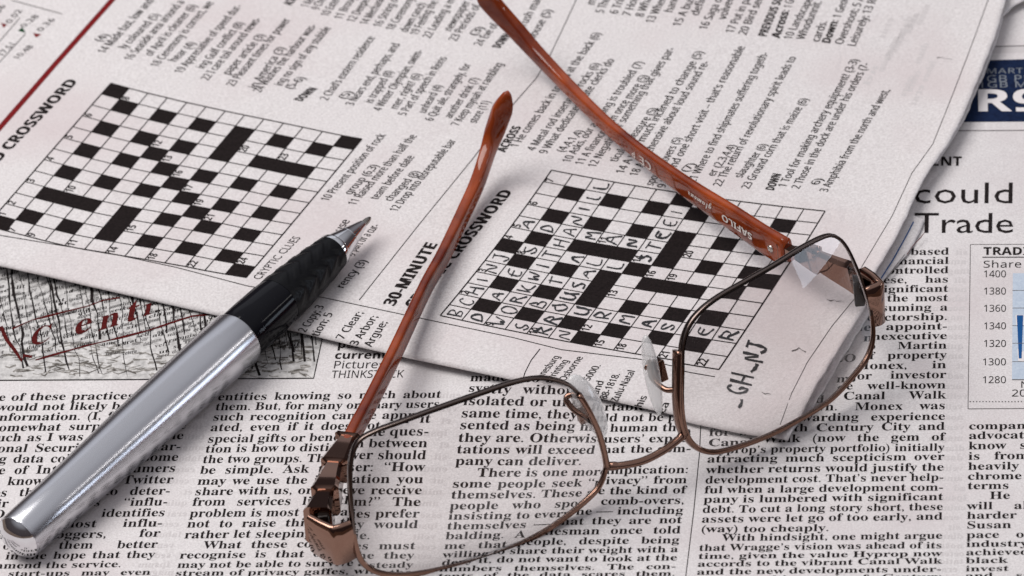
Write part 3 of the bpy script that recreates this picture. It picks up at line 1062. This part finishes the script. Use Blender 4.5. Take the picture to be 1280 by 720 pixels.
def lathe(prof, name, m, parent, seg=96, fn=None):
    V_, F_ = [], []
    for (z, r) in prof:
        for k in range(seg):
            th = 2 * math.pi * k / seg
            q = r + (fn(z, th) if fn else 0)
            V_.append((q * math.cos(th), q * math.sin(th), z))
    for i in range(len(prof) - 1):
        for k in range(seg):
            F_.append([i * seg + k, i * seg + (k + 1) % seg, (i + 1) * seg + (k + 1) % seg, (i + 1) * seg + k])
    F_.append(list(range(seg))[::-1])
    F_.append([(len(prof) - 1) * seg + k for k in range(seg)])
    o = mesh_obj(name, V_, F_, m, parent)
    md = o.data
    # keep the hard edges of the turned profile
    try:
        md.set_sharp_from_angle(angle=math.radians(35))
    except Exception:
        pass
    return o


mm = .001
L = PL
lathe([(L * .004, 4.75 * mm), (L * .008, 4.95 * mm), (L * .1, 5.15 * mm), (L * .3, 5.75 * mm), (L * .5, 6.05 * mm), (L * .600, 6.15 * mm), (L * .6035, 6.05 * mm), (L * .6035, 5.2 * mm)], "barrel", M_STEEL, PEN)
lathe([(-.0016, .6 * mm), (-.0014, 1.8 * mm), (-.0009, 3.2 * mm), (L * .0005, 4.3 * mm), (L * .003, 4.65 * mm), (L * .0042, 4.68 * mm)], "end_cap", M_CHROME, PEN)
lathe([(L * .602, 5.3 * mm), (L * .606, 5.55 * mm), (L * .65, 5.65 * mm), (L * .70, 5.5 * mm), (L * .722, 5.3 * mm)], "upper_grip", M_BLACKGLOSS, PEN)


def ribs(z, th):
    t = (z - L * .725) / (L * .15)
    if not 0 < t < 1:
        return 0
    a_ = math.sin(2 * math.pi * (z / .0042 + abs(((th / (2 * math.pi) * 6) % 1) - .5) * 1.4))
    return .00011 * max(-.6, min(.6, a_ * 1.6)) * min(1, t * 12, (1 - t) * 12)


prof = [(L * .722, 5.2 * mm)]
for k in range(80):
    t = k / 79
    prof.append((L * (.7225 + .16 * t), (5.35 - 1.45 * t ** 1.5) * mm))
prof.append((L * .8835, 3.5 * mm))
lathe(prof, "grip", M_RUBBER, PEN, 144, ribs)
lathe([(L * .883, 3.3 * mm), (L * .8835, 3.85 * mm), (L * .890, 3.9 * mm), (L * .8945, 3.7 * mm), (L * .8955, 3.3 * mm)], "collar", M_CHROME, PEN)
lathe([(L * .895, 3.4 * mm), (L * .90, 3.35 * mm), (L * .93, 2.5 * mm), (L * .9305, 2.36 * mm), (L * .9325, 2.33 * mm), (L * .933, 2.4 * mm), (L * .965, 1.35 * mm), (L * .976, 1.02 * mm), (L * .977, .8 * mm)], "nose_cone", M_CHROME, PEN)
lathe([(L * .9765, .78 * mm), (L * .990, .66 * mm), (L * .997, .45 * mm), (L * .9995, .3 * mm), (L * 1.001, .1 * mm)], "writing_tip", mat("tip_metal", (.30, .28, .255), .25, 1.0), PEN)

# ------------------------------------------------------------------ eyeglasses
M_BRONZE = mat("bronze_metal", (.225, .130, .097), 0.12, 1.0)
M_BRONZEM = mat("mirror_bronze", (.255, .150, .113), 0.05, 1.0)
M_DARKRIM = mat("thin_gunmetal_rim", (.13, .10, .09), 0.14, 1.0)
M_ACETATE = mat("amber_acetate", (.20, .022, .005), 0.07, 0.0, **{"Specular IOR Level": 0.40, "Subsurface Weight": 0.2, "Subsurface Radius": (.004, .0012, .0006), "Subsurface Scale": 1.0})
noise_color(M_ACETATE, (.10, .010, .002), (.30, .054, .011), 55, 3, .36, .66)
M_PAD = mat("clear_silicone", (.86, .86, .86), 0.16, 0.0, **{"Transmission Weight": 0.3, "IOR": 1.3, "Alpha": 0.56, "Coat Weight": 0.8})
M_SCREW = mat("steel_screw", (.6, .55, .5), .2, 1.0)
M_WHITEPRINT = mat("white_print", (.75, .70, .66), .5)
M_DARK = mat("blackened_metal", (.015, .011, .010), .3, .6)
M_LENS = bpy.data.materials.new("lens_glass")
M_LENS.use_nodes = True
nt = M_LENS.node_tree
nt.nodes.remove(nt.nodes["Principled BSDF"])
gl = nt.nodes.new("ShaderNodeBsdfGlass")
gl.inputs["Roughness"].default_value = 0.0
gl.inputs["IOR"].default_value = 1.5
gl.inputs["Color"].default_value = (.955, .945, .945, 1)
nt.links.new(gl.outputs[0], nt.nodes["Material Output"].inputs[0])

GLS = thing("eyeglasses", "bronze framed eyeglasses with amber temples lying upside down, unfolded across both papers", "eyeglasses", tuple(at(760, 600, 0)))


def gpart(name, V_, F_, m, parent=None, smooth=True, label=None, sharp=None):
    o = mesh_obj(name, V_, F_, m, parent or GLS, smooth, label)
    if parent is None:
        o.matrix_parent_inverse = GLS.matrix_world.inverted()
    if sharp:
        o.data.set_sharp_from_angle(angle=math.radians(sharp))
    return o


class LensFrame:
    RR = .105

    def __init__(self, contact, zc, centre, yaw, leanb):
        y = math.radians(yaw)
        l = math.radians(leanb)
        self.ex = Vector((math.cos(y), math.sin(y), 0))
        back = Vector((-math.sin(y), math.cos(y), 0))
        self.ey = (Vector((0, 0, 1)) * math.cos(l) + back * math.sin(l)).normalized()
        self.n = self.ex.cross(self.ey).normalized()           # towards the camera side
        P0 = at(*contact, zc)
        self.O = on_plane(*centre, P0, self.n)
        # the contact point sits on the curved edge, a little behind the tangent plane
        for _ in range(4):
            x, y_ = self.xy(*contact)
            q = self.pt(x, y_)
            self.O += (P0 - q).dot(self.n) * self.n
            self.O = on_plane(*centre, self.O, self.n)

    def pt(self, x, y, d=0.0, k=1.0):
        return self.O + self.ex * x + self.ey * y - self.n * ((x * x + y * y) / (2 * self.RR) * k) + self.n * d

    def xy(self, px, py):
        P_ = on_plane(px, py, self.O, self.n)
        for _ in range(6):
            v = P_ - self.O
            x, y = v.dot(self.ex), v.dot(self.ey)
            P_ = on_plane(px, py, self.O - self.n * ((x * x + y * y) / (2 * self.RR)), self.n)
        v = P_ - self.O
        return v.dot(self.ex), v.dot(self.ey)

    def surf(self, px, py):
        return self.pt(*self.xy(px, py))


def closed_spline(pts, n=160):
    pts = np.array(pts, float)
    m = len(pts)
    out = []
    # centripetal-like Catmull-Rom through the traced points
    for i in range(m):
        p0, p1, p2, p3 = pts[i - 1], pts[i], pts[(i + 1) % m], pts[(i + 2) % m]
        for k in range(12):
            t = k / 12
            out.append(.5 * ((2 * p1) + (-p0 + p2) * t + (2 * p0 - 5 * p1 + 4 * p2 - p3) * t * t + (-p0 + 3 * p1 - 3 * p2 + p3) * t ** 3))
    out = np.array(out)
    cl_ = np.vstack([out, out[:1]])
    d = np.concatenate([[0], np.cumsum(np.linalg.norm(np.diff(cl_, axis=0), axis=1))])
    t = np.linspace(0, d[-1], n, endpoint=False)
    return np.stack([np.interp(t, d, cl_[:, k]) for k in range(pts.shape[1])], 1)


def open_spline(pts, n=60):
    pts = np.array(pts, float)
    e = np.vstack([2 * pts[0] - pts[1], pts, 2 * pts[-1] - pts[-2]])
    out = []
    for i in range(1, len(e) - 2):
        p0, p1, p2, p3 = e[i - 1], e[i], e[i + 1], e[i + 2]
        for k in range(14):
            t = k / 14
            out.append(.5 * ((2 * p1) + (-p0 + p2) * t + (2 * p0 - 5 * p1 + 4 * p2 - p3) * t * t + (-p0 + 3 * p1 - 3 * p2 + p3) * t ** 3))
    out.append(pts[-1])
    out = np.array(out)
    d = np.concatenate([[0], np.cumsum(np.linalg.norm(np.diff(out[:, :3], axis=0), axis=1))])
    t = np.linspace(0, d[-1], n)
    return np.stack([np.interp(t, d, out[:, k]) for k in range(pts.shape[1])], 1)


def rect(a_, b, bev):
    return [(a_, -b + bev), (a_, b - bev), (a_ - bev, b), (-a_ + bev, b), (-a_, b - bev), (-a_, -b + bev), (-a_ + bev, -b), (a_ - bev, -b)]


def sweep(path, profs, side_hint, closed=False, cap=True):
    """path Nx3; profs: per-point list of (a,b) offsets along side and other axis"""
    path = np.array(path, float)
    N = len(path)
    if closed:
        tg = np.roll(path, -1, 0) - np.roll(path, 1, 0)
    else:
        tg = np.gradient(path, axis=0)
    tg /= np.linalg.norm(tg, axis=1)[:, None]
    V_, F_ = [], []
    for i in range(N):
        h = np.array(side_hint[i] if isinstance(side_hint, list) else side_hint, float)
        b = h - tg[i] * (h @ tg[i])
        b /= np.linalg.norm(b)
        a_ = np.cross(tg[i], b)
        for (s, t) in profs[i]:
            V_.append(path[i] + a_ * s + b * t)
    K = len(profs[0])
    for i in range(N if closed else N - 1):
        j = (i + 1) % N
        for k in range(K):
            F_.append([i * K + k, i * K + (k + 1) % K, j * K + (k + 1) % K, j * K + k])
    if not closed and cap:
        F_.append(list(range(K))[::-1])
        F_.append([(N - 1) * K + k for k in range(K)])
    return V_, F_


def ell(a_, b, n=14, p=2.0):
    o = []
    for k in range(n):
        t = 2 * math.pi * k / n
        c, s = math.cos(t), math.sin(t)
        o.append((a_ * math.copysign(abs(c) ** (2 / p), c), b * math.copysign(abs(s) ** (2 / p), s)))
    return o


LPX = [(437, 600), (439, 640), (443, 675), (451, 700), (468, 713), (495, 718), (530, 714.5), (575, 704.5), (615, 693), (655, 676), (692, 655), (725, 630), (747, 608), (756, 584), (754, 562), (747, 538),
       (734, 511), (721, 490), (704, 477.5), (675, 472), (640, 478), (592, 494), (545, 510.5), (500, 527), (468, 539), (448, 551), (439, 571)]
RPX = [(852, 432), (851, 465), (851, 505), (855, 537), (866, 556), (888, 564.5), (920, 558), (960, 543), (1002, 521), (1036, 499), (1064, 470), (1082, 446), (1089.5, 420), (1087, 390), (1079, 362),
       (1069, 334), (1057, 309), (1046, 297), (1033, 294.5), (1006, 307), (968, 330.5), (930, 352), (897, 371), (875, 388), (860, 407)]
LF = LensFrame((497, 717), .0008, (600, 595), 20.0, 15.0)
RF = LensFrame((1008, 519), .0034, (968, 430), 31.0, 18.0)


def build_lens(fr, px, tag_):
    xy = np.array([fr.xy(*p) for p in closed_spline(px, 150)])
    N = len(xy)
    rings = 18
    Rf, Rb, tc_ = .085, .130, .0026
    V_, F_ = [], []

    def ring(depth):
        base = len(V_)
        V_.append(tuple(fr.O + fr.n * depth(0, 0)))
        for k in range(1, rings + 1):
            t = .985 * k / rings
            for (x, y) in xy:
                q = fr.O + fr.ex * (x * t) + fr.ey * (y * t) + fr.n * depth(x * t, y * t)
                V_.append(tuple(q))
        return base
    f0 = ring(lambda x, y: .0013 - (x * x + y * y) / (2 * Rf))
    b0 = ring(lambda x, y: .0013 - tc_ - (x * x + y * y) / (2 * Rb))
    for base, flip in ((f0, False), (b0, True)):
        for i in range(N):
            j = (i + 1) % N
            f = [base, base + 1 + i, base + 1 + j]
            F_.append(f[::-1] if flip else f)
            for k in range(rings - 1):
                p = base + 1 + k * N
                f = [p + i, p + N + i, p + N + j, p + j]
                F_.append(f[::-1] if flip else f)
    e0 = len(V_)
    of, ob = f0 + 1 + (rings - 1) * N, b0 + 1 + (rings - 1) * N
    V_ += [V_[of + i] for i in range(N)] + [V_[ob + i] for i in range(N)]
    for i in range(N):
        j = (i + 1) % N
        F_.append([e0 + i, e0 + N + i, e0 + N + j, e0 + j])
    gpart("lens", V_, F_, M_LENS)
    # rim: grooved wire round the lens edge
    path = [np.array(fr.pt(x, y)) for x, y in xy]
    lo = np.array([p[1] for p in xy])
    prof = []
    for i, (x, y) in enumerate(xy):
        t = float(np.clip((-.002 - y) / .010, 0, 1))
        a_, b_ = .00042 + .00020 * t, .00080 + .00035 * t
        pr = ell(a_, b_, 20, 2.6)
        # groove facing the lens viewer
        pr = [(s, q if not (q > 0 and abs(s) < a_ * .35) else q - .00022) for s, q in pr]
        prof.append(pr)
    V_, F_ = sweep(path, prof, tuple(fr.n), closed=True)
    o = gpart("rim", V_, F_, [M_DARKRIM, M_BRONZE])
    K = 20
    idx = []
    for i in range(N):
        b_ = 1 if xy[i][1] < -.0045 or (tag_ == 'L' and xy[i][0] > .021 and xy[i][1] < .009) or (tag_ == 'R' and xy[i][0] < -.0165 and xy[i][1] < .004) else 0
        idx += [b_] * K
    o.data.polygons.foreach_set("material_index", idx[:len(o.data.polygons)])
    return xy


xyL = build_lens(LF, LPX, 'L')
xyR = build_lens(RF, RPX, 'R')

# bridge
pa, pb = LF.surf(757, 583), RF.surf(857, 541)
mid_n = (LF.n + RF.n).normalized()
bp_ = []
for k, (x, y) in enumerate([(757, 583), (779, 581.5), (804, 576), (828, 564), (846, 551), (857, 541)]):
    t = (x - 757) / 100
    q = pa.lerp(pb, t)
    w_ = on_plane(x, y, q + mid_n * (.0022 * math.sin(math.pi * t)), mid_n)
    bp_.append(tuple(w_))
path = open_spline(bp_, 40)
V_, F_ = sweep(path, [ell(.00075 if 4 < i < 36 else .0009, .0009, 14) for i in range(40)], tuple(mid_n))
gpart("bridge", V_, F_, M_BRONZE)

# nose pads with their arms
def pad(cpx, fr, back, hx, hy, tilt, name="nose_pad"):
    c = fr.surf(*cpx) - fr.n * back
    ey = (fr.ey * math.cos(tilt) + fr.ex * math.sin(tilt)).normalized()
    ex = (fr.ex * math.cos(tilt) - fr.ey * math.sin(tilt)).normalized()
    V_, F_ = [], []
    nu, nv = 32, 18
    for j in range(nv + 1):
        ph = math.pi * j / nv - math.pi / 2
        for i in range(nu):
            th = 2 * math.pi * i / nu
            x = hx * math.cos(ph) * math.cos(th)
            zt = .0021 * math.cos(ph) * math.sin(th)
            y = hy * math.sin(ph)
            x *= 1 + .12 * math.sin(ph)
            V_.append(c + ex * x + ey * y + fr.n * zt)
    for j in range(nv):
        for i in range(nu):
            F_.append([j * nu + i, j * nu + (i + 1) % nu, (j + 1) * nu + (i + 1) % nu, (j + 1) * nu + i])
    return gpart(name, V_, F_, M_PAD), c


padR, cR = pad((829, 474), RF, .004, .0014, .0084, .08)
padL, cL = pad((744, 516), LF, .004, .0029, .0076, -.30)


def wire(pts, r, m, name="pad_arm", n=36):
    path = open_spline([tuple(p) for p in pts], n)
    V_, F_ = sweep(path, [ell(r, r, 10)] * n, (0.3, 0.2, 1))
    return gpart(name, V_, F_, m)


r1 = RF.surf(846, 487)
wire([r1, RF.surf(838, 489) - RF.n * .002, RF.surf(832, 478) - RF.n * .005, RF.surf(833, 462) - RF.n * .006, RF.surf(826, 460) - RF.n * .0045, RF.surf(819, 464) - RF.n * .003], .0006, M_BRONZE)
l1 = LF.surf(741, 528)
wire([l1, LF.surf(731, 524) - LF.n * .002, LF.surf(722, 519) - LF.n * .004, LF.surf(716, 509) - LF.n * .005, LF.surf(722, 503) - LF.n * .0045, LF.surf(730, 503) - LF.n * .003], .0006, M_BRONZE)
# screw boxes that hold the pads
def box(c, ax, ay, az, name, m, parent=None, bev=.15):
    V_, F_ = [], []
    me_ = []
    for sx in (-1, 1):
        for sy in (-1, 1):
            for sz in (-1, 1):
                V_.append(c + ax * sx + ay * sy + az * sz)
    F_ = [[0, 1, 3, 2], [4, 6, 7, 5], [0, 4, 5, 1], [2, 3, 7, 6], [0, 2, 6, 4], [1, 5, 7, 3]]
    o = gpart(name, V_, F_, m, parent, False)
    bm_ = o.modifiers.new("bevel", 'BEVEL')
    bm_.width = min(ax.length, ay.length, az.length) * bev * 2
    bm_.segments = 2
    return o


box(cR + RF.ex * .0022 - RF.n * .0006, RF.ex * .0009, RF.ey * .0022, RF.n * .0012, "pad_mount", M_BRONZEM)
box(cL - LF.ex * .0016 - LF.ey * .0016 - LF.n * .0004, LF.ex * .0012, LF.ey * .0014, LF.n * .0012, "pad_mount", M_BRONZE)
# bronze strips along the nose side of each rim
for fr, pts in ((RF, [(845.5, 438), (845, 465), (845, 500), (848, 528), (853, 543)]), (LF, [(722, 492), (734, 512), (746, 538), (753, 562), (757, 583)])):
    path = open_spline([tuple(fr.surf(*p) + fr.n * .0003) for p in pts], 30)
    V_, F_ = sweep(path, [ell(.00062, .0013, 12, 3)] * 30, tuple(fr.n))
    gpart("nose_strip", V_, F_, M_BRONZE)


# end pieces: a bent plate from the rim round to the hinge
def endpiece(pts, half, thick, bulge):
    """flat strip folded round a corner"""
    N = len(pts)
    prof = [rect(thick, half * k, .00035) for k in (.95, .99, 1.0, 1.0, 1.0, .99, .95)]
    V_, F_ = sweep([tuple(p) for p in pts], prof, (0, 0, 1))
    return gpart("end_piece", V_, F_, M_BRONZEM, sharp=50)


A_ = LF.surf(442, 673)
Q_ = LF.surf(419, 680) + LF.n * .0008
back = Vector((-.72, .69, 0))
EL = endpiece([A_, A_.lerp(Q_, .5) + LF.n * .0002, Q_ + LF.ex * .0005, Q_ + back * .0001 - LF.ex * .0001, Q_ + back * .0007 - LF.ex * .0002, Q_ + back * .0035 - LF.ex * .0003, Q_ + back * .0066], .0047, .00075, 0)
A2 = RF.surf(1086, 384)
Q2 = A2 + RF.ex * .0026 + RF.n * .0006
back2 = Vector((-.42, .90, 0)).normalized()
ER = endpiece([A2, A2.lerp(Q2, .5) + RF.n * .0002, Q2 - RF.ex * .0005, Q2 + back2 * .0001 + RF.ex * .0001, Q2 + back2 * .0007 + RF.ex * .0002, Q2 + back2 * .0035 + RF.ex * .0003, Q2 + back2 * .0064], .0052, .00075, 0)
box(Q_ + back * .0066 + LF.ex * .0028 + Vector((0, 0, .001)), Vector((.0011, 0, 0)), Vector((0, .0014, 0)), Vector((0, 0, .003)), "hinge", M_DARK)
box(Q2 + back2 * .0066 - RF.ex * .0024, Vector((.0011, 0, 0)), Vector((0, .0014, 0)), Vector((0, 0, .003)), "hinge", M_DARK)


def temple(path4, label):
    """path4: (px, py, z mm, half height mm) along the acetate arm"""
    pts = [(*at(p[0], p[1], p[2] * mm), p[3] * mm) for p in path4]
    S = open_spline(pts, 120)
    prof = []
    for i in range(120):
        hh = S[i, 3]
        e = min(1, math.sqrt(max(0.0, (119 - i) / 5)) + .02)
        tk = np.interp(i, [0, 60, 95, 119], [.00125, .0011, .0014, .0015])
        prof.append(ell(tk * e, hh * e, 24, 3.6))
    V_, F_ = sweep(S[:, :3], prof, (0, 0, 1))
    return gpart("temple", V_, F_, M_ACETATE, label=label), S


TLp, TLS = temple([(432, 562, 8.6, 2.2), (444, 538, 8.4, 2.25), (463, 503, 8.0, 2.3), (493, 443, 7.4, 2.3), (531, 362, 6.6, 2.2), (553, 322, 6.2, 2.1), (579, 268, 6.4, 2.0), (597, 228, 7.5, 2.0), (611, 186, 11, 2.1), (622, 154, 16, 2.2), (631, 128, 21, 2.2), (635, 113, 24, 1.8)], "amber temple folded partly inward")
TRp, TRS = temple([(985, 317, 12.0, 3.6), (955, 299, 11.4, 3.5), (920, 275, 10.6, 3.2), (880, 249, 9.6, 2.8), (840, 221, 8.6, 2.4), (800, 191, 7.6, 2.1), (755, 153, 6.8, 1.9), (710, 108, 6.8, 1.8), (672, 68, 9, 1.9), (645, 38, 13, 2.1), (618, 9, 18, 2.3), (604, -10, 22, 2.3), (596, -24, 25, 1.8)], "amber temple printed with white lettering")


# stepped metal front of each temple
def stepped(pts, hh, thick, name="temple_plate", steps=3):
    n = 60
    S = open_spline([tuple(p) for p in pts], n)
    prof = []
    for i in range(n):
        t = i / (n - 1)
        saw = (t * steps) % 1.0
        k = 1.0 - .20 * saw
        prof.append(rect(thick * (1.15 - .40 * saw), hh * (1 - .35 * t) * k, .0007))
    V_, F_ = sweep(S, prof, (0, 0, 1))
    return gpart(name, V_, F_, M_BRONZEM, sharp=40)


hz = Q_.z
stepped([Q_ + back * .0062 + Vector((.0012, .0008, .0012)), at(408, 622, 9.2 * mm), at(417, 592, 9.0 * mm), at(430, 564, 8.6 * mm), at(436, 553, 8.5 * mm)], .0040, .0024)
stepped([Q2 + back2 * .0062, at(1062, 352, 13.2 * mm), at(1030, 339, 12.8 * mm), at(1000, 325, 12.4 * mm), at(978, 312, 12.0 * mm)], .0040, .0012)

# printing and rivet on the right temple (its near face)
def temple_text(S, s, style, i0, i1, sy, m=M_WHITEPRINT, up=-1, voff=0.0):
    Wd = width(s, style)
    V_, F_, n = [], [], 0
    x = 0.0
    P_ = S[:, :3]
    d = np.concatenate([[0], np.cumsum(np.linalg.norm(np.diff(P_, axis=0), axis=1))])
    a_, b_ = np.interp(i0, range(len(d)), d), np.interp(i1, range(len(d)), d)
    for ch in s:
        v, f, adv = glyph(ch, style)
        for q in v:
            t = a_ + (b_ - a_) * (x + q[0]) / Wd
            p = np.array([np.interp(t, d, P_[:, k]) for k in range(3)])
            t2 = np.array([np.interp(t + .0004, d, P_[:, k]) for k in range(3)]) - p
            t2 /= np.linalg.norm(t2)
            side = np.cross((0, 0, 1), t2)
            side /= np.linalg.norm(side)
            if side[1] > 0:
                side = -side
            upv = np.cross(t2, side)
            if upv[2] < 0:
                upv = -upv
            hh = (q[1] - .34) * sy * up + voff
            V_.append(p + upv * hh + side * .00138)
        F_ += [[k + n for k in q] for q in f]
        n += len(v)
        x += adv
    return gpart("temple_lettering", V_, F_, m, smooth=False)


temple_text(TRS, "SAFILO", 'bold', 10, 21, .0022)
temple_text(TRS, "glamour", 'script', 24.5, 33, .0026)
temple_text(TRS, "CE", 'sans', 47, 52, .0026)
temple_text(TRS, "P", 'sans', 53.5, 55, .0020)


def rivet(c, axis, r, name="rivet"):
    axis = axis.normalized()
    x = axis.cross(Vector((0, 0, 1))).normalized()
    y = axis.cross(x)
    V_, F_ = [], []
    for rr_, h_ in ((1, 0), (1, .45), (.8, .62), (.25, .66)):
        for k in range(20):
            t = 2 * math.pi * k / 20
            V_.append(c + (x * math.cos(t) + y * math.sin(t)) * r * rr_ + axis * r * h_)
    for i in range(3):
        for k in range(20):
            F_.append([i * 20 + k, i * 20 + (k + 1) % 20, (i + 1) * 20 + (k + 1) % 20, (i + 1) * 20 + k])
    F_.append([60 + k for k in range(20)])
    return gpart(name, V_, F_, M_SCREW)


tdir = Vector(TRS[6, :3] - TRS[3, :3]).normalized()
sd = Vector((0, 0, 1)).cross(tdir).normalized()
if sd.y > 0:
    sd = -sd
rivet(Vector(TRS[4, :3]) + sd * .0011, sd, .0008)
